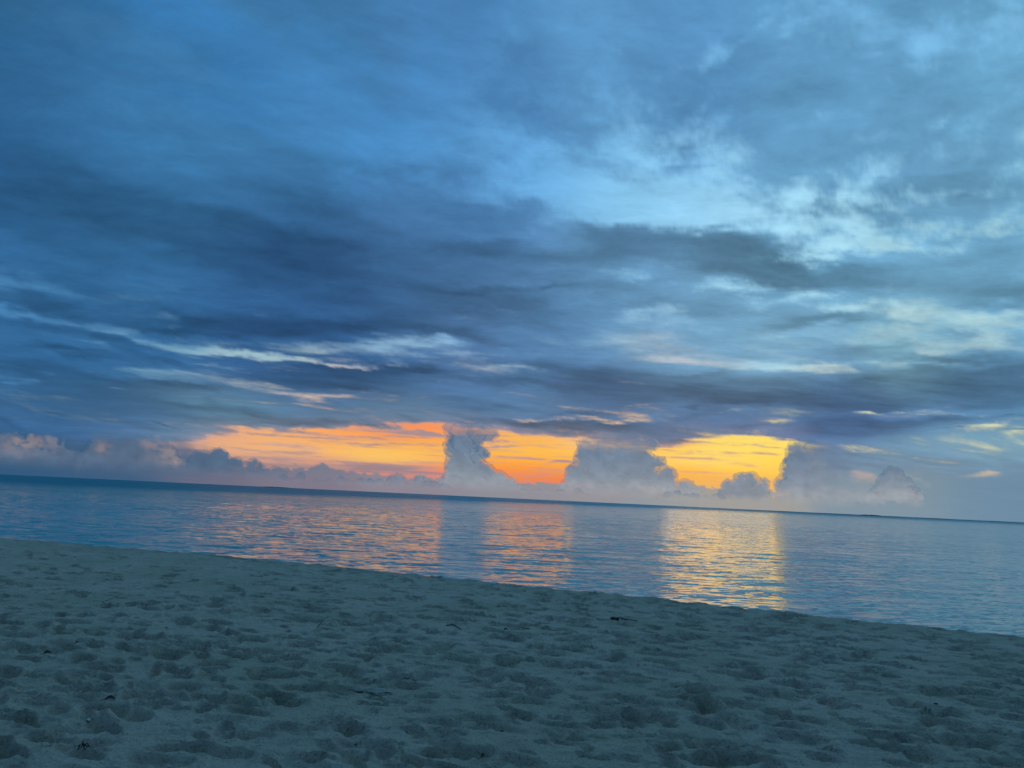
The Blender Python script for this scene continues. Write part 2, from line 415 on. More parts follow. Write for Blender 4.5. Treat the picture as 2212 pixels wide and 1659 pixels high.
    for puffs, label, seed, kw in HEAPS:
        pf = np.array([(p + (1.0,))[:4] for p in puffs], float)
        pa, pe = azel(pf[:, 0], pf[:, 1])
        box = (a > pa.min() - 4) & (a < pa.max() + 4) & (e < pe.max() + 4) & (e > -1)
        if not box.any(): continue
        aa, bb = ea[box], ee[box]
        f = np.full(aa.shape, 9.0)
        for k in range(len(pf)):
            r = pf[k, 2] / 28.9 * 0.97
            dd = np.sqrt((aa - pa[k]) ** 2 + ((bb - pe[k]) / pf[k, 3]) ** 2) - r
            h = np.clip(0.5 + (f - dd) / 0.36, 0, 1)
            f = f * (1 - h) + dd * h - 0.18 * h * (1 - h)
        f = f + bump[box] - 0.02
        al = smooth(0.10, -0.10, f)
        hgt = smooth(1.2, 5.0, e[box])
        warmth = smooth(-22, -4, aa)
        c = (lite * np.array([.90, .98, 1.02])) * (1 - hgt[:, None]) + dull * hgt[:, None]
        c = c * warmth[:, None] + (1 - warmth[:, None]) * lin((92, 112, 138))
        c = c * (1 + 0.22 * fbm2(aa * 1.0, bb * 1.2, 3, .5, seed=130) - 0.45 * np.clip(bump[box] - .1, 0, 1))[:, None]
        for (wx, wy, wr) in kw.get('lit', ()):
            la, le = azel(wx, wy)
            q = np.exp(-((aa - la) ** 2 + ((bb - le) * 1.1) ** 2) / (wr / 28.9) ** 2) * smooth(-0.35, 0.35, fbm2(aa * 1.5, bb * 1.8, 4, .6, seed=140) + .12)
            c = c + (lin((212, 172, 148)) - c) * (0.42 * q)[:, None]
        ring = np.exp(-((f + 0.03) / 0.07) ** 2) * smooth(1.0, 2.0, e[box]) * warmth * (1 - smooth(18, 20, aa))
        c = c + (ca[box] - c) * 0.5 * ring[:, None]
        if kw.get('top_fade'):
            t0, t1 = [azel(pf[:, 0].mean(), t)[1] for t in kw['top_fade']]
            al = al * (1 - smooth(t0, t1, bb + 0.5 * fbm2(aa * .8, bb * 3, 3, seed=131)))
        if kw.get('fade_x'):
            f0, f1 = [azel(t, 1000)[0] for t in kw['fade_x']]
            al = al * (1 - smooth(f0, f1, aa + 1.2 * fbm2(aa * .5, bb, 3, seed=133)) * smooth(0.8, 2.2, e[box]))
        low = smooth(0.2, 1.5, e[box])
        al = (al * low)[:, None]
        col[box] = col[box] * (1 - al) + c * al
    # off to the sides and behind: the same deck in evening blue, darkened to shade the sand's hollows
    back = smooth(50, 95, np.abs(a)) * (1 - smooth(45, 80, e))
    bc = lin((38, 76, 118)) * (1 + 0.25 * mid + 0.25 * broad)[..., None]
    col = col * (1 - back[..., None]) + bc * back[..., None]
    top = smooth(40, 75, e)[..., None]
    tc = lin((90, 146, 194)) * (1 + 0.2 * mid)[..., None]  # overhead, out of view: brightened to lift the light on the sand
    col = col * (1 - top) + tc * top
    return np.maximum(col, 0.002)

# ---------------------------------------------------------------- sky dome
DOME_R = 40000.0
az = np.concatenate([np.arange(-180, -46, 4.0), np.arange(-46, 46, 0.13), np.arange(46, 180, 4.0)])
el = np.concatenate([np.array([-6.0, -2.0, -0.6]), np.arange(-0.2, 9, 0.09), np.arange(9, 18, 0.16), np.arange(18, 44, 0.26), np.arange(44, 89, 4.0), [89.9]])
EL, AZ = np.meshgrid(el, az, indexing='ij')
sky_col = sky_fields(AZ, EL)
ra, re_ = np.radians(AZ), np.radians(EL)
sv = np.stack([np.sin(ra) * np.cos(re_), np.cos(ra) * np.cos(re_), np.sin(re_)], -1).reshape(-1, 3) * DOME_R
m, nt, out = new_mat("sky_glow")
N = NT(nt)
base = N.attr("sky_colour")
pn = N.vmath('NORMALIZE', N.pos())
# the deck's finest mottling, laid out on the flat layer it belongs to
sx = N.n("SeparateXYZ"); N.put(sx.inputs[0], pn)
hz_ = N.math('ADD', N.math('MAXIMUM', sx.outputs[2], 0.0), 0.10)
cb_ = N.n("CombineXYZ")
N.put(cb_.inputs[0], N.math('DIVIDE', sx.outputs[0], hz_)); N.put(cb_.inputs[1], N.math('DIVIDE', sx.outputs[1], hz_))
rot = N.n("Mapping"); N.put(rot.inputs[0], cb_.outputs[0]); rot.inputs["Rotation"].default_value = (0, 0, -0.9); rot.inputs["Scale"].default_value = (5.0, 8.0, 1)
warp = N.noise(cb_.outputs[0], 2.0, 3, 0.5, out=1)
fine = N.noise(N.vmath('ADD', rot.outputs[0], N.vmath('SCALE', warp, 1.6)), 1.0, 9, 0.68)
hi_ = N.ramp(sx.outputs[2], 0.05, 0.20)
g = N.math('ADD', 1.0, N.math('MULTIPLY', N.math('SUBTRACT', fine, 0.5), N.math('ADD', 0.10, N.math('MULTIPLY', hi_, 0.62))))
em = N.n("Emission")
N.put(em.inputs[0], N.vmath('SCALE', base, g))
add = N.n("AddShader")
tr = N.n("BsdfTransparent")
nt.links.new(em.outputs[0], add.inputs[0]); nt.links.new(tr.outputs[0], add.inputs[1]); nt.links.new(add.outputs[0], out.inputs[0])
m.cycles.emission_sampling = 'NONE'
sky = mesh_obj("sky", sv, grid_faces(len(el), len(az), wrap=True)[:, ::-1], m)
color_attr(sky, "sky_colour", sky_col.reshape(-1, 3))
tag(sky, kind='structure')

# ---------------------------------------------------------------- the shore: where sand ends, in metres ahead for each metre sideways
SHX = np.array([-400, -60, -30, -11.93, -9.36, -6.88, -4.64, -2.56, -0.72, 1.28, 2.4, 3.64, 4.86, 5.89, 6.96, 20, 400])
SHY = np.array([150, 36, 25, 18.6, 17.88, 17.0, 16.2, 15.2, 14.24, 13.29, 12.85, 12.2, 11.55, 11.0, 10.55, 4.4, -190])
COSB = math.cos(math.radians(24))


def inland(x, y):
    """metres inland of the edge of the sand (negative over the water)"""
    return (np.interp(x, SHX, SHY) - y) * COSB + 0.16 * fbm2(x * 0.9, y * 0.0 + 3.3, 3, seed=200) + 0.05 * fbm2(x * 5, y * 5, 3, seed=201)


rng = np.random.default_rng(7)
# hollows: x, y, half length, half width, depth, direction, sharpness of the rim
PR = []
for k in range(9500):
    r = 2.0 * (10 ** rng.random() ** 0.85); a = math.radians(rng.uniform(-46, 46))
    x, y = r * math.sin(a), r * math.cos(a)
    if rng.random() < 0.82 - 0.62 * min(max((r - 3.0) / 5.0, 0), 1): continue
    th = rng.normal(-0.30, 0.45)
    L = (0.040 + 0.10 * rng.random() ** 1.8) * (0.75 + 0.25 * min(r / 7, 1)); W = L * rng.uniform(0.30, 0.55)
    PR.append((x, y, L, W, L * rng.uniform(0.20, 0.75) * (0.8 + 0.5 * rng.random()), th, rng.uniform(.3, 1)))
# the ones that stand out in the picture: frame x, y, length factor, depth
for (px, py, L, d) in [(1137, 1510, .12, .06), (1060, 1395, .12, .05), (1092, 1420, .12, .05), (1630, 1480, .14, .05), (2080, 1590, .22, .06), (1625, 1640, .15, .07), (960, 1585, .13, .05),
                       (1360, 1460, .16, .04), (1055, 1455, .18, .045), (420, 1385, .1, .04), (620, 1290, .12, .05), (400, 1305, .12, .05), (665, 1330, .12, .045), (1720, 1590, .2, .04),
                       (2140, 1505, .17, .05), (2020, 1480, .14, .04), (1900, 1430, .15, .05), (1400, 1545, .2, .05), (1500, 1520, .18, .05), (770, 1610, .18, .04), (300, 1485, .15, .04),
                       (20, 1455, .14, .04), (650, 1660, .2, .04), (1780, 1395, .15, .05), (2100, 1370, .15, .04), (2170, 1420, .15, .045), (1270, 1475, .12, .04)]:
    x, y = ground_at(px, py, 0.3)
    PR.append((float(x), float(y), L, L * .5, d, rng.normal(-.3, .3), 1.0))
PR = np.array(PR)


def base_height(x, y):
    s = inland(x, y)
    z = 0.15 + 0.17 * smooth(0.5, 11, s)
    z = z + 0.03 * np.exp(-((s - 0.45) / 0.4) ** 2)
    edge = smooth(-0.42, 0.10, s)
    z = z * edge + (1 - edge) * np.maximum(-0.10 + 0.06 * (s + 0.3), -0.9)
    k = smooth(-0.1, 0.5, s)
    z = z + smooth(-0.25, 0.1, s) * smooth(2.5, 0.2, s) * 0.050 * fbm2(x * 2.2, y * 2.2, 4, 0.6, seed=209)
    u, v = x * COSB - y * 0.4, x * 0.4 + y * COSB
    z = z + k * (0.024 * fbm2(u * 0.7, v * 1.0, 3, seed=210) + 0.012 * fbm2(u * 1.9, v * 2.8, 4, 0.5, seed=211))
    z = z + k * 0.010 * fbm2(u * 2.2 + 4, v * 8.5, 4, 0.55, seed=215)
    rid = 1 - np.abs(fbm2(u * 2.4 + 0.6 * fbm2(u * 1.5, v * 1.5, 2, seed=213), v * 4.2, 4, 0.5, seed=212)) * 2.2
    z = z + (0.25 + 0.75 * k) * 0.004 * np.clip(rid, -0.5, 1) ** 2
    return z, s


def sand_height(x, y):
    """height of the sand with the trodden hollows, for any set of points (used to seat things)"""
    x, y = np.atleast_1d(np.asarray(x, float)), np.atleast_1d(np.asarray(y, float))
    z, s = base_height(x, y)
    for i in range(len(x)):
        nearby = PR[np.hypot(PR[:, 0] - x[i], PR[:, 1] - y[i]) < PR[:, 2] * 2.6]
        for p in nearby:
            z[i] += print_shape(x[i:i + 1], y[i:i + 1], p)[0]
    return z


def print_shape(x, y, p):
    cx, cy, L, W, dep, th, sh = p
    dx, dy = x - cx, y - cy
    u, v = dx * math.cos(th) + dy * math.sin(th), -dx * math.sin(th) + dy * math.cos(th)
    q = (u / L) ** 2 + (v / W) ** 2
    q = q * (1 + 0.5 * noise2(x * 9, y * 9, 5))
    return -dep * np.exp(-q ** (1.2 + 1.6 * sh) * 0.9) + dep * 0.17 * np.exp(-((np.sqrt(q) - 1.5) / 0.35) ** 2) * (1 + 0.7 * np.tanh(2 * v / W))


def sand_mesh():
    a = np.concatenate([np.arange(-180, -44, 4.0), np.arange(-44, 44, 0.088), np.arange(44, 180, 4.0)])
    # rows: closer together where the picture is finer
    rr = [1.6]
    while rr[-1] < 24: rr.append(rr[-1] + max(0.0045, min(0.040, 0.0032 * rr[-1] ** 1.0)))
    r = np.array([0.25, 0.8] + rr + list(24 * 1.10 ** np.arange(1, 30)))
    R_, A_ = np.meshgrid(r, np.radians(a), indexing='ij')
    x, y = R_ * np.sin(A_), R_ * np.cos(A_)
    z, s = base_height(x, y)
    j0 = 28
    for p in PR:
        pr, pa = math.hypot(p[0], p[1]), math.degrees(math.atan2(p[0], p[1]))
        ext = p[2] * 2.4
        i1, i2 = np.searchsorted(r, [pr - ext, pr + ext])
        w = math.degrees(ext / pr)
        k1, k2 = np.searchsorted(a, [pa - w, pa + w])
        if i2 - i1 < 2 or k2 - k1 < 2 or pr > 24: continue
        sl = (slice(i1, i2), slice(k1, k2))
        z[sl] += print_shape(x[sl], y[sl], p) * smooth(0.05, 0.5, s[sl])
    # grains drawn together in crumbs
    vis = (R_ < 24) & (np.abs(np.degrees(A_)) < 44)
    fine = np.zeros_like(z)
    fine[vis] = 0.0065 * fbm2(x[vis] * 14, y[vis] * 14, 3, 0.6, seed=220) + 0.007 * smooth(0.1, 0.5, fbm2(x[vis] * 2, y[vis] * 2, 2, seed=222)) * fbm2(x[vis] * 42, y[vis] * 42, 2, .6, seed=221)
    z += fine * smooth(0.0, 0.3, s)
    return np.stack([x, y, z], -1).reshape(-1, 3), len(r), len(a), z, s


m, nt, out = new_mat("coral_sand")
N = NT(nt)
P = N.pos()
n1 = N.noise(P, 0.8, 4)
n2 = N.noise(P, 7.0, 5, 0.6)
n3 = N.noise(P, 60.0, 3, 0.65)
n4 = N.noise(P, 260.0, 2, 0.6)
c = N.mix(N.ramp(n1, 0.35, 0.65), (0.61, 0.55, 0.365, 1), (0.74, 0.63, 0.455, 1))
c = N.mix(N.math('MULTIPLY', N.ramp(n2, 0.46, 0.68), 0.45), c, (0.30, 0.275, 0.21, 1))
c = N.mix(N.math('MULTIPLY', N.ramp(n3, 0.52, 0.66), 0.55), c, (0.19, 0.18, 0.14, 1))
c = N.mix(N.math('MULTIPLY', N.ramp(N.noise(P, 95.0, 3, 0.6), 0.53, 0.68), 0.55), c, (0.72, 0.68, 0.56, 1))
wet = N.attr("wet", "Fac")
c = N.mix(wet, c, N.vmath('SCALE', c, 0.55))
bs = N.n("BsdfPrincipled")
N.put(bs.inputs["Base Color"], c)
N.put(bs.inputs["Roughness"], N.math('SUBTRACT', 0.92, N.math('MULTIPLY', wet, 0.45)))
bs.inputs["Specular IOR Level"].default_value = 0.25
b1 = N.n("Bump"); b1.inputs["Strength"].default_value = 1.0; b1.inputs["Distance"].default_value = 0.032
N.put(b1.inputs["Height"], N.math('ADD', N.noise(P, 24.0, 6, 0.68), N.math('MULTIPLY', n4, 0.25)))
nt.links.new(b1.outputs[0], bs.inputs["Normal"])
nt.links.new(bs.outputs[0], out.inputs[0])
SAND = m
sv, nr, nc, sz, ss = sand_mesh()
sand = mesh_obj("sand", sv, grid_faces(nr, nc, wrap=True), SAND)
float_attr(sand, "wet", (smooth(0.55, -0.05, ss + 0.25 * noise2(sv[:, 0].reshape(ss.shape) * 3, sv[:, 1].reshape(ss.shape) * 3, 9))).ravel())
tag(sand, kind='structure')

# ---------------------------------------------------------------- water: ripples as real relief close by, a flat sheet beyond with finer and finer slopes
WAVES = []
wr = np.random.default_rng(21)
for k in range(60):
    lam = 0.16 * (16 ** wr.random() ** 1.3)
    th = math.radians(90 + 14 + wr.normal(0, 13))            # run in towards the beach
    WAVES.append((2 * math.pi / lam * math.cos(th), 2 * math.pi / lam * math.sin(th), lam * 0.0020 * wr.uniform(0.6, 1.3), wr.uniform(0, 6.28)))


def water_height(x, y):
    gust = 0.75 + 0.9 * fbm2(x * 0.10, y * 0.16, 3, seed=301)
    wx = x + 0.35 * noise2(x * 0.5, y * 0.5, 302)
    wy = y + 0.35 * noise2(x * 0.5, y * 0.5, 303)
    z = np.zeros_like(x)
    for kx, ky, am, ph in WAVES:
        z += am * np.sin(kx * wx + ky * wy + ph)
    return z * np.clip(gust, 0.25, 2) * 0.62


a = np.concatenate([np.arange(-180, -42, 6.0), np.arange(-42, 42, 0.17), np.arange(42, 180, 6.0)])
rr = [9.0]
while rr[-1] < 130: rr.append(rr[-1] * 1.0042)
r = np.array([0.5, 4.0, 7.0] + rr + list(130 * 1.35 ** np.arange(1, 20)))
R_, A_ = np.meshgrid(r, np.radians(a), indexing='ij')
x, y = R_ * np.sin(A_), R_ * np.cos(A_)
z = water_height(x, y) * (1 - smooth(60, 125, R_)) * smooth(7, 9, R_) * smooth(44, 41, np.abs(np.degrees(A_)))
m, nt, out = new_mat("lagoon_water")
N = NT(nt)
P = N.pos()
dist = N.vmath('LENGTH', P)
geo = N.n("NewGeometry")
sp = N.n("SeparateXYZ"); N.put(sp.inputs[0], P)
# the reef lies further out towards the right
off = N.math('MULTIPLY', dist, N.ramp(N.math('DIVIDE', sp.outputs[0], dist), -0.45, 0.35, 1.15, 0.32))
# slopes too fine for the relief; they grow outside the reef
far = N.ramp(dist, 30.0, 110.0)
out_reef = N.ramp(off, 90.0, 220.0)
patch = N.ramp(N.noise(N.map(P, (0.010, 0.045, 1)), 1.0, 3), 0.40, 0.62)
def slopes(sc, amp):
    q = N.noise(N.map(P, sc), 1.0, 2, 0.5, out=1)
    q = N.vmath('SUBTRACT', q, (0.5, 0.5, 0.5))
    return N.vmath('SCALE', N.vmath('MULTIPLY', q, (0.30, 1.0, 0.0)), amp)
amp = N.math('ADD', N.math('ADD', 0.30, N.math('MULTIPLY', far, N.math('ADD', 0.30, N.math('MULTIPLY', patch, 0.5)))), N.math('MULTIPLY', out_reef, 2.0))
# more breeze on the left-hand water
amp = N.math('MULTIPLY', amp, N.ramp(N.math('DIVIDE', sp.outputs[0], dist), -0.45, 0.02, 3.2, 1.0))
nrm = N.vmath('ADD', geo.outputs["Normal"], slopes((3.5, 9.0, 1), amp))
nrm = N.vmath('ADD', nrm, slopes((0.9, 2.6, 1), N.math('MULTIPLY', amp, 0.8)))
nrm = N.vmath('NORMALIZE', nrm)
deep = N.ramp(N.math('ADD', off, N.math('MULTIPLY', N.noise(N.map(P, (0.004, 0.02, 1)), 1.0, 4), 80.0)), 110.0, 330.0)
shoal = N.noise(N.map(P, (0.012, 0.05, 1)), 1.0, 3)
c = N.mix(N.ramp(shoal, 0.4, 0.62), (0.02, 0.40, 0.37, 1), (0.03, 0.48, 0.44, 1))
c = N.mix(deep, c, (0.008, 0.34, 0.40, 1))
bs = N.n("BsdfPrincipled")
N.put(bs.inputs["Base Color"], c)
N.put(bs.inputs["Roughness"], N.math("ADD", 0.06, N.math("MULTIPLY", deep, 0.25)))
bs.inputs["IOR"].default_value = 1.333
bs.inputs["Specular Tint"].default_value = (0.52, 0.90, 0.92, 1)
N.put(bs.inputs["Specular IOR Level"], N.math("SUBTRACT", 0.38, N.math("MULTIPLY", deep, 0.2)))
nt.links.new(nrm, bs.inputs["Normal"])
nt.links.new(bs.outputs[0], out.inputs[0])
WATER = m
water = mesh_obj("sea", np.stack([x, y, z], -1).reshape(-1, 3), grid_faces(len(r), len(a), wrap=True)[:, ::-1] if False else grid_faces(len(r), len(a), wrap=True), WATER)
tag(water, kind='structure')
print("sand tris", nr * nc * 2, "sea tris", len(r) * len(a) * 2, "sky tris", len(az) * len(el) * 2)

# ---------------------------------------------------------------- cumulus standing over the far sea, thin shells before the bodies painted on the dome
import openvdb
CLOUD_D = 15000.0
UNIT = CLOUD_D / FOCAL                               # metres at that distance for one unit of the 2212-wide frame


def cloud_material(name, body):
    m, nt, out = new_mat(name)
    N = NT(nt)
    df = N.n("BsdfDiffuse"); tl = N.n("BsdfTranslucent"); tp = N.n("BsdfTransparent")
    for b in (df, tl): b.inputs[0].default_value = body
    mx = N.n("MixShader"); mx.inputs[0].default_value = 0.72
    nt.links.new(df.outputs[0], mx.inputs[1]); nt.links.new(tl.outputs[0], mx.inputs[2])
    P = N.n("NewGeometry").outputs["Position"]
    # thinner towards its rim, its torn top and the haze at its foot
    thick = N.attr("thick", "Fac")
    wisp = N.noise(N.vmath('SCALE', P, 1 / 160.0), 1.0, 5, 0.6)
    al = N.math('ADD', thick, N.math('MULTIPLY', N.math('SUBTRACT', wisp, 0.5), 0.35), clamp=True)
    lw = N.n("LayerWeight"); lw.inputs[0].default_value = 0.5
    rim = N.ramp(lw.outputs["Facing"], 0.45, 0.95, 1.0, 0.0)
    al = N.math('MULTIPLY', N.math('MULTIPLY', al, rim), 0.22)
    fin = N.n("MixShader")
    N.put(fin.inputs[0], al)
    nt.links.new(tp.outputs[0], fin.inputs[1]); nt.links.new(mx.outputs[0], fin.inputs[2])
    nt.links.new(fin.outputs[0], out.inputs[0])
    return m


CLOUD = cloud_material("cloud_vapour", (0.93, 0.91, 0.90, 1))


def fbm3(x, y, z, octaves, gain, seed):
    s, a, t = 0, 1.0, 0
    for k in range(octaves):
        s = s + a * noise3(x, y, z, seed + k)
        t += a; a *= gain
        x, y, z = x * 2.03 + 3.1, y * 2.03 + 1.7, z * 2.03 + 5.3
    return s / t


def cumulus(puffs, label, seed, top_fade=None, foot=(16, 70), res=1.5, dist=1.0, rough=0.5, group=None, lit=(), fade_x=None):
    """puffs: (frame x, frame y, radius[, squash]) of the heaps the cloud is made of"""
    pf = np.array([(p + (1.0,))[:4] for p in puffs], float)
    cx = pf[:, 0].mean()
    a0, _ = azel(cx, 1060)
    a, e = azel(pf[:, 0], pf[:, 1])
    # cloud's own frame, in frame units: across, up, depth
    X = np.radians(a - a0) * FOCAL; Z = np.tan(np.radians(e)) * FOCAL; R = pf[:, 2]
    r_ = np.random.default_rng(seed)
    Y = r_.normal(0, 0.5, len(pf)) * R
    lo = np.array([(X - R).min() - 10, (Y - R).min() - 10, -2.0])
    hi = np.array([(X + R).max() + 10, (Y + R).max() + 10, (Z + R).max() + 10])
    n = np.ceil((hi - lo) / res).astype(int)
    gx, gy, gz = [lo[i] + res * np.arange(n[i]) for i in range(3)]
    G = np.meshgrid(gx, gy, gz, indexing='ij')
    f = np.full(G[0].shape, 60.0)
    for k in range(len(pf)):
        d = np.sqrt((G[0] - X[k]) ** 2 + ((G[1] - Y[k])) ** 2 + ((G[2] - Z[k]) / pf[k, 3]) ** 2) - R[k]
        h = np.clip(0.5 + 0.5 * (f - d) / 5.0, 0, 1)
        f = f * (1 - h) + d * h - 5.0 * h * (1 - h)
    near = np.abs(f) < 14
    q = [g[near] for g in G]
    big = fbm3(q[0] / 26, q[1] / 26, q[2] / 26, 2, 0.5, seed * 10)
    bil = np.abs(noise3(q[0] / 13, q[1] / 13, q[2] / 13, seed * 10 + 4)) * 1.0 + np.abs(noise3(q[0] / 6.3, q[1] / 6.3, q[2] / 6.3, seed * 10 + 5)) * 0.55 + np.abs(noise3(q[0] / 3.1, q[1] / 3.1, q[2] / 3.1, seed * 10 + 6)) * 0.3
    f[near] += (-7.0 * big + 3.2 - 9.5 * bil) * rough
    f = np.maximum(f, -(G[2] - 0.4))
    g = openvdb.FloatGrid(background=60.0)
    g.copyFromArray(f.astype(np.float32))
    pts, quads = g.convertToQuads(isovalue=0.0)
    pts = pts * res + lo
    Zf = pts[:, 2]
    thick = smooth(foot[0], foot[1], Zf + 6 * noise2(pts[:, 0] / 30, pts[:, 2] / 12, seed))
    if top_fade:
        b0, b1 = [math.tan(math.radians(azel(cx, t)[1])) * FOCAL for t in top_fade]
        thick = thick * (1 - smooth(b0, b1, Zf + 14 * fbm2(pts[:, 0] / 40, pts[:, 2] / 9, 3, seed=seed)))
    if fade_x:
        f0, f1 = [float(azel(t, 1000)[0]) - a0 for t in fade_x]
        thick = thick * (1 - smooth(f0, f1, np.degrees(pts[:, 0] / FOCAL)))
    S = UNIT * dist
    w = np.stack([pts[:, 0], pts[:, 1], pts[:, 2]], -1) * S
    A = math.radians(a0)
    me_v = np.stack([w[:, 0] * math.cos(A) + w[:, 1] * math.sin(A), -w[:, 0] * math.sin(A) + w[:, 1] * math.cos(A), w[:, 2]], -1)
    o = mesh_obj("cumulus_cloud", me_v, quads[:, ::-1], CLOUD)
    o.location = (math.sin(A) * CLOUD_D * dist, math.cos(A) * CLOUD_D * dist, 0)
    float_attr(o, "thick", thick)
    tag(o, label, "cloud", group)
    return o


for puffs, label, seed, kw in HEAPS:
    cumulus(puffs, label, seed, group="cumulus clouds along the horizon", **kw)

# ---------------------------------------------------------------- far out: the reef's dry edge and two islets on the horizon
def ridge(name, pts, mat, depth=25.0):
    """pts: (bearing deg, distance, height, half depth) along a low ridge"""
    v, f = [], []
    for b, d, h, w in pts:
        s, c = math.sin(math.radians(b)), math.cos(math.radians(b))
        for q, hh in ((-1, -0.4), (-.55, h * .7), (0, h), (.6, h * .6), (1, -0.4)):
            v.append((s * (d + q * w), c * (d + q * w), hh))
    n = len(pts)
    return mesh_obj(name, v, grid_faces(n, 5), mat)


m, nt, out = new_mat("wet_reef_rock")
N = NT(nt)
bs = N.n("BsdfPrincipled"); bs.inputs["Roughness"].default_value = 0.8
N.put(bs.inputs["Base Color"], N.mix(N.ramp(N.noise(N.pos(), 0.2, 4), .4, .6), (0.035, 0.040, 0.042, 1), (0.075, 0.072, 0.062, 1)))
nt.links.new(bs.outputs[0], out.inputs[0])
REEF = m
r_ = np.random.default_rng(5)
bb = np.arange(6, 42, 0.15)
hts = np.clip(0.9 + 1.1 * fbm2(bb * 0.5, bb * 0, 4, seed=401), 0.1, 3) * smooth(13, 20, bb)
o = ridge("reef", [(b, 1900.0, float(h), 14.0) for b, h in zip(bb, hts)], REEF)
tag(o, kind='structure')

m, nt, out = new_mat("far_scrub")
N = NT(nt)
bs = N.n("BsdfPrincipled"); bs.inputs["Roughness"].default_value = 0.9
N.put(bs.inputs["Base Color"], N.mix(N.ramp(N.noise(N.pos(), 0.25, 4), .4, .6), (0.030, 0.045, 0.022, 1), (0.07, 0.085, 0.045, 1)))
nt.links.new(bs.outputs[0], out.inputs[0])
SCRUB = m


def islet(bearing, dist, length, height, label, seed):
    s, c = math.sin(math.radians(bearing)), math.cos(math.radians(bearing))
    e = bpy.data.objects.new("islet", None); COL.objects.link(e)
    e.location = (s * dist, c * dist, 0)
    tag(e, label, "islet")
    def hump(name, L, W, H, z0, mat, rough, sd):
        n, k = 70, 9
        U, V = np.meshgrid(np.linspace(-1, 1, n), np.linspace(-1, 1, k), indexing='ij')
        prof = (1 - U ** 4) * (1 - V ** 2)
        h = H * prof * (1 + rough * fbm2(U * 9, V * 2, 4, seed=sd)) + z0
        X, Y = U * L / 2, V * W / 2
        o = mesh_obj(name, np.stack([X * c + Y * s, -X * s + Y * c, h], -1).reshape(-1, 3), grid_faces(n, k), mat, e)
        return o
    hump("shore", length, length * .25, height * 0.45, -0.3, SAND, 0.2, seed)
    hump("scrub", length * .8, length * .18, height, 0.2, SCRUB, 0.9, seed + 1)


islet(float(azel(1880, 1108)[0]), 2100, 70, 2.0, "tiny dark islet on the horizon below the hazy right-hand cloud mass", 410)
islet(float(azel(598, 1050)[0]), 3400, 150, 2.4, "low pale islet on the horizon below the left part of the orange gap", 420)

# ---------------------------------------------------------------- what lies on the sand
def simple_mat(name, c1, c2, rough=0.75, scale=40.0):
    m, nt, out = new_mat(name)
    N = NT(nt)
    tc = N.n("TexCoord").outputs["Object"]
    bs = N.n("BsdfPrincipled"); bs.inputs["Roughness"].default_value = rough
    N.put(bs.inputs["Base Color"], N.mix(N.ramp(N.noise(tc, scale, 4), .35, .65), c1, c2))
    bp = N.n("Bump"); bp.inputs["Distance"].default_value = 0.003
    N.put(bp.inputs["Height"], N.noise(tc, scale * 3, 3)); nt.links.new(bp.outputs[0], bs.inputs["Normal"])
    nt.links.new(bs.outputs[0], out.inputs[0])
    return m


LEAF = simple_mat("dead_leaf", (0.035, 0.012, 0.010, 1), (0.070, 0.026, 0.018, 1), 0.6)
LEAFRIB = simple_mat("leaf_rib", (0.20, 0.13, 0.08, 1), (0.14, 0.09, 0.05, 1))
WOOD = simple_mat("driftwood", (0.030, 0.022, 0.018, 1), (0.060, 0.045, 0.035, 1))
WEED = simple_mat("dry_seaweed", (0.022, 0.018, 0.010, 1), (0.055, 0.045, 0.022, 1), 0.7, 80)
CORAL = simple_mat("bleached_coral", (0.70, 0.68, 0.62, 1), (0.55, 0.53, 0.47, 1), 0.8, 60)
HUSK = simple_mat("husk_fibre", (0.055, 0.036, 0.026, 1), (0.10, 0.065, 0.045, 1), 0.9, 90)


def place(px, py):
    """where a frame point meets the sand"""
    z = 0.3
    for _ in range(5):
        x, y = ground_at(px, py, z)
        z = float(sand_height(x, y)[0])
    return float(x), float(y), z


def empty(name, loc, label, cat, group=None):
    e = bpy.data.objects.new(name, None); COL.objects.link(e)
    e.location = loc
    tag(e, label, cat, group)
    return e


def tube(path, radii, n=7):
    path = np.asarray(path, float); v = []
    for i, p in enumerate(path):
        t = path[min(i + 1, len(path) - 1)] - path[max(i - 1, 0)]
        t = t / (np.linalg.norm(t) + 1e-9)
        a_ = np.cross(t, (0, 0, 1.0)); a_ = a_ / (np.linalg.norm(a_) + 1e-9)
        b_ = np.cross(a_, t)
        for k in range(n):
            w = 2 * math.pi * k / n
            v.append(p + radii[i] * (math.cos(w) * a_ + math.sin(w) * b_))
    return np.array(v), grid_faces(len(path), n, wrap=True)


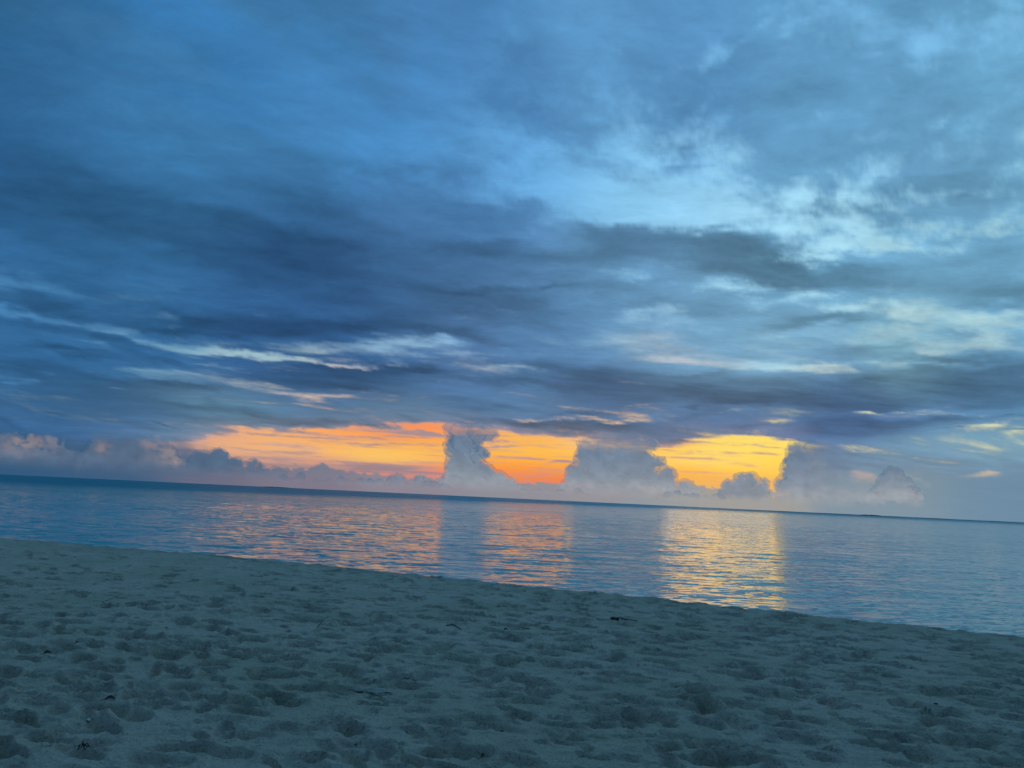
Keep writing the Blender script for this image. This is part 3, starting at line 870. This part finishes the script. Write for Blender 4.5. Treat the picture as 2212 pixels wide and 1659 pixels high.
def leaf(px, py, length, width, rot, tilt, curl, label, seed):
    x, y, z = place(px, py)
    e = empty("fallen_leaf", (x, y, z), label, "leaf")
    e.rotation_euler = (0, 0.16 if length > .1 else 0, rot)
    n, k = 22, 9
    U, V = np.meshgrid(np.linspace(0, 1, n), np.linspace(-1, 1, k), indexing='ij')
    wd = np.sin(np.pi * U ** 0.8) ** 0.8 * (1 + 0.12 * noise2(U * 9, V * 0 + seed, seed))
    X = (U - 0.5) * length
    Yl = V * wd * width / 2 * math.cos(tilt)
    Z = 0.006 + np.abs(V) ** 1.6 * wd * curl + (V * wd * 0.5 + 0.5) * width * math.sin(tilt) + 0.010 * np.sin(U * 3.1) + 0.003 * noise2(U * 7, V * 3, seed + 1)
    top = np.stack([X, Yl, Z], -1).reshape(-1, 3)
    bot = top - np.array([0, 0, 0.0012])
    f = grid_faces(n, k)
    per = np.concatenate([np.arange(k), np.arange(1, n) * k + k - 1, (n - 1) * k + np.arange(k - 2, -1, -1), np.arange(n - 2, 0, -1) * k])
    p2 = np.roll(per, -1)
    side = np.stack([per, p2, p2 + n * k, per + n * k], -1)
    mesh_obj("blade", np.concatenate([top, bot]), np.concatenate([f, f[:, ::-1] + n * k, side]), LEAF, e)
    mid = k // 2
    path = np.stack([X[:, mid], Yl[:, mid], Z[:, mid] + 0.0015], -1)
    path = np.concatenate([[[X[0, 0] - 0.022, 0.004, 0.006]], path])
    v, f = tube(path, np.linspace(0.0022, 0.0008, len(path)), 5)
    mesh_obj("midrib", v, f, LEAFRIB, e)
    return e


# position in the photograph is 2500 wide: * 0.8848 gives frame units
K = 0.8848
leaf(1118 * K, 1797 * K, .125, .034, -0.50, .75, .004, "dark red-brown curled leaf standing on edge in a hollow near the bottom of the view", 1)
leaf(268 * K, 1713 * K, .060, .026, 0.30, .5, .006, "small black leaf beside a white shell chip at lower left", 2)
leaf(115 * K, 1600 * K, .055, .026, 0.6, .6, .006, "small black curled leaf near the left edge", 3)
leaf(1225 * K, 1784 * K, .035, .016, -0.1, .5, .004, "little reddish leaf scrap right of the big curled leaf", 4)
leaf(1235 * K, 1590 * K * 0 + 1540 * K, .050, .022, 0.2, .6, .005, "narrow dark leaf flat on the sand between two footprints", 5)
leaf(188 * K, 1572 * K, .034, .016, 1.1, .6, .004, "tiny dark leaf crumb left of centre on smooth sand", 6)
leaf(1180 * K, 1855 * K, .040, .018, .9, .4, .004, "small leaf scrap at the lower edge of the view", 7)


def twig(path2d, r, label, side=None, name="twig", mat=WOOD, lift=0.010):
    x, y, z = place(*path2d[0])
    e = empty(name, (x, y, z), label, "twig")
    pts = []
    for (px, py) in path2d:
        q = place(px, py)
        pts.append((q[0] - x, q[1] - y, q[2] - z + r * 0.6))
    def dens(p, wob, sd):
        rr_ = np.random.default_rng(sd)
        o = []
        for i in range(len(p) - 1):
            for t in np.linspace(0, 1, 6, endpoint=False):
                o.append(np.array(p[i]) * (1 - t) + np.array(p[i + 1]) * t + np.append(rr_.normal(0, wob, 2), abs(rr_.normal(0, wob))))
        o.append(np.array(p[-1])); return o
    d = dens(pts, r * .35, 3)
    v, f = tube(d, np.linspace(r, r * .45, len(d)))
    mesh_obj("stem", v, f, mat, e)
    if side:
        for sx, sy, L in side:
            b = d[int(len(d) * sx)]
            c_ = b + np.array([L * math.cos(sy), L * math.sin(sy), abs(L) * .35])
            dd = dens([b, c_], r * .2, 5)
            v, f = tube(dd, np.linspace(r * .6, r * .25, len(dd)))
            mesh_obj("side_shoot", v, f, mat, e)
    return e


twig([(1089 * K, 1529 * K), (1106 * K, 1526 * K), (1126 * K, 1538 * K)], .008, "dark bent stick lying like a shallow roof on the sand left of centre", [(.45, 2.0, .03)])
twig([(775 * K, 1533 * K), (790 * K, 1518 * K), (807 * K, 1505 * K)], .0035, "thin forked twig slanting up from a dark clod left of the bent stick", [(.5, .2, .06), (.7, 1.6, .05)])
twig([(1005 * K, 1455 * K), (1025 * K, 1458 * K), (1040 * K, 1453 * K)], .004, "short dark twig near the water's edge left of centre", None)
twig([(250 * K, 1471 * K), (272 * K, 1462 * K), (288 * K, 1455 * K)], .004, "long thin twig on the left-hand sand, half buried", [(.8, .9, .09)])
twig([(1514 * K, 1512 * K), (1535 * K, 1514 * K), (1556 * K, 1517 * K)], .010, "thick dark stick end poking out beside the brown husk clump", None)
twig([(665 * K, 1512 * K), (690 * K, 1516 * K), (712 * K, 1521 * K)], .0025, "hair-thin twig on smooth sand left of the forked twig", None)


def tuft(px, py, n, length, label, seed, flat=.4):
    x, y, z = place(px, py)
    e = empty("seaweed_tuft", (x, y, z), label, "seaweed")
    rr_ = np.random.default_rng(seed)
    for k in range(n):
        th = rr_.uniform(0, 2 * math.pi); L = length * rr_.uniform(.5, 1.1); h = rr_.uniform(.1, flat)
        p = [np.array([rr_.normal(0, .02), rr_.normal(0, .02), 0.0])]
        for i in range(7):
            th += rr_.normal(0, .3)
            t = i / 6
            p.append(p[-1] + np.array([math.cos(th), math.sin(th), h * (1 - 1.9 * t)]) * L / 7)
        v, f = tube([q + np.array([0, 0, .004]) for q in p], np.linspace(.0035, .0012, len(p)), 5)
        mesh_obj("frond", v, f, WEED, e)


tuft(10 * K, 1757 * K, 16, .13, "spiky dark seaweed tuft cut by the left edge of the view", 1, 1.0)
tuft(213 * K, 1850 * K, 7, .05, "small upright weed sprig near the lower left corner", 2, 1.6)
tuft(1285 * K, 1512 * K * 0 + 1535 * K, 9, .07, "thin scatter of dry weed right of the bent stick", 3, .3)
tuft(1000 * K, 1658 * K, 8, .06, "knot of dry weed on the broken crust left of centre", 4, .35)


def lump_mesh(sx, sy, sz, seed, rough=.35, n=14, k=9, floor=-0.4):
    th, ph = np.meshgrid(np.linspace(0, 2 * math.pi, n, endpoint=False), np.linspace(0.02, math.pi - .02, k), indexing='ij')
    x, y, z = np.sin(ph) * np.cos(th), np.sin(ph) * np.sin(th), np.cos(ph)
    r = 1 + rough * noise3(x * 1.6 + seed, y * 1.6, z * 1.6, seed) + rough * .6 * noise3(x * 4, y * 4 + seed, z * 4, seed + 1)
    P_ = np.stack([x * r * sx, y * r * sy, np.maximum(z * r, floor) * sz], -1)
    return P_.transpose(1, 0, 2).reshape(-1, 3), grid_faces(k, n, wrap=True)


# broken sand crust
CRUST = simple_mat("damp_sand_crust", (0.36, 0.34, 0.25, 1), (0.46, 0.42, 0.32, 1), .9, 30)
for i, (px, py, sx, sy, sz, rot, lab) in enumerate([
        (880, 1688, .085, .055, .022, .2, "left slab of the broken damp sand crust left of centre"),
        (925, 1690, .080, .060, .030, -.3, "thick middle slab of the broken damp sand crust"),
        (905, 1652, .100, .045, .018, .1, "flat upper slab of the broken damp sand crust"),
        (975, 1652, .075, .050, .022, -.5, "raised right slab of the broken sand crust beside the weed knot"),
        (1470, 1513, .110, .060, .030, .1, "dark domed sand clod joined to the brown husk clump")]):
    x, y, z = place(px * K, py * K)
    v, f = lump_mesh(sx, sy, sz * .75, 30 + i, .45, 40, 18, -0.3)
    d = v[:, :2] ** 2 @ np.array([1 / sx ** 2, 1 / sy ** 2])
    v[:, 2] = np.minimum(v[:, 2], sz * .75) + 0.002 * noise2(v[:, 0] * 60, v[:, 1] * 60, 3)
    o = mesh_obj("sand_clod", v, f, CRUST)
    o.location = (x, y, z - .004); o.rotation_euler = (0, 0, rot)
    tag(o, lab, "clod")

x, y, z = place(1500 * K, 1512 * K)
e = empty("husk_clump", (x, y, z), "ragged brown husk fragment beside a thick stick right of centre", "husk")
v, f = lump_mesh(.07, .045, .022, 50, .6, 30, 14, -.3)
mesh_obj("shell", v, f, HUSK, e)
rr_ = np.random.default_rng(9)
for k in range(9):
    th = rr_.uniform(-.6, .8); p = np.array([.03, rr_.normal(0, .02), .012])
    path = [p + np.array([t * .08 * math.cos(th), t * .08 * math.sin(th), .01 * math.sin(t * 3)]) for t in np.linspace(0, 1, 6)]
    v, f = tube(path, np.linspace(.003, .0012, 6), 5)
    mesh_obj("fibre", v, f, HUSK, e)

# shells and bits of coral: a few that can be told apart, then the common scatter
for (px, py, s_, lab) in [(215, 1753, .022, "white shell chip under the small black leaf at lower left"), (197, 1675, .010, "pale coral crumb above the shell chip at lower left"),
                          (272, 1610, .009, "pale coral crumb right of the leaf near the left edge")]:
    x, y, z = place(px * K, py * K)
    v, f = lump_mesh(s_, s_ * .55, s_ * .35, int(px), .3, 20, 10, -.2)
    v[:, 2] += 0.35 * s_ * (v[:, 0] / s_) ** 2
    o = mesh_obj("shell_chip", v, f, CORAL); o.location = (x, y, z + .003); o.rotation_euler = (.2, .1, rr_.uniform(0, 6))
    tag(o, lab, "shell")

G1, G2 = "coral bits strewn over the sand", "dark weed crumbs strewn over the sand"
protos = []
for k in range(5):
    v, f = lump_mesh(1, .7, .55, 60 + k, .5, 9, 6, -.6)
    me = mesh_obj("proto", v, f, CORAL); protos.append(me.data); bpy.data.objects.remove(me)
protoD = []
for k in range(5):
    v, f = lump_mesh(1, .4, .35, 70 + k, .6, 9, 6, -.6)
    me = mesh_obj("proto", v, f, WEED); protoD.append(me.data); bpy.data.objects.remove(me)
rr_ = np.random.default_rng(14)
spots_ = []
while len(spots_) < 140:
    r = 2.3 * (6.2 ** rr_.random()); b = math.radians(rr_.uniform(-36, 36))
    x, y = r * math.sin(b), r * math.cos(b)
    if inland(np.array([x]), np.array([y]))[0] > 0.5 and abs(rr_.normal(0, 1)) < 1.4: spots_.append((x, y))
zz_ = sand_height([s[0] for s in spots_], [s[1] for s in spots_])
for k, ((x, y), z) in enumerate(zip(spots_, zz_)):
    light = k < 50
    o = bpy.data.objects.new("coral_bit" if light else "weed_crumb", (protos if light else protoD)[k % 5])
    COL.objects.link(o)
    s_ = (0.003 + 0.005 * rr_.random() ** 2) if light else (0.004 + 0.011 * rr_.random() ** 2)
    o.location = (x, y, z + s_ * .2); o.scale = (s_, s_, s_); o.rotation_euler = (0, 0, rr_.uniform(0, 6.28))
    if light: tag(o, "pale grain-sized coral bit lying loose on the trodden sand", "coral bit", G1)
    else: tag(o, "dark little weed crumb lying loose on the trodden sand", "weed crumb", G2)
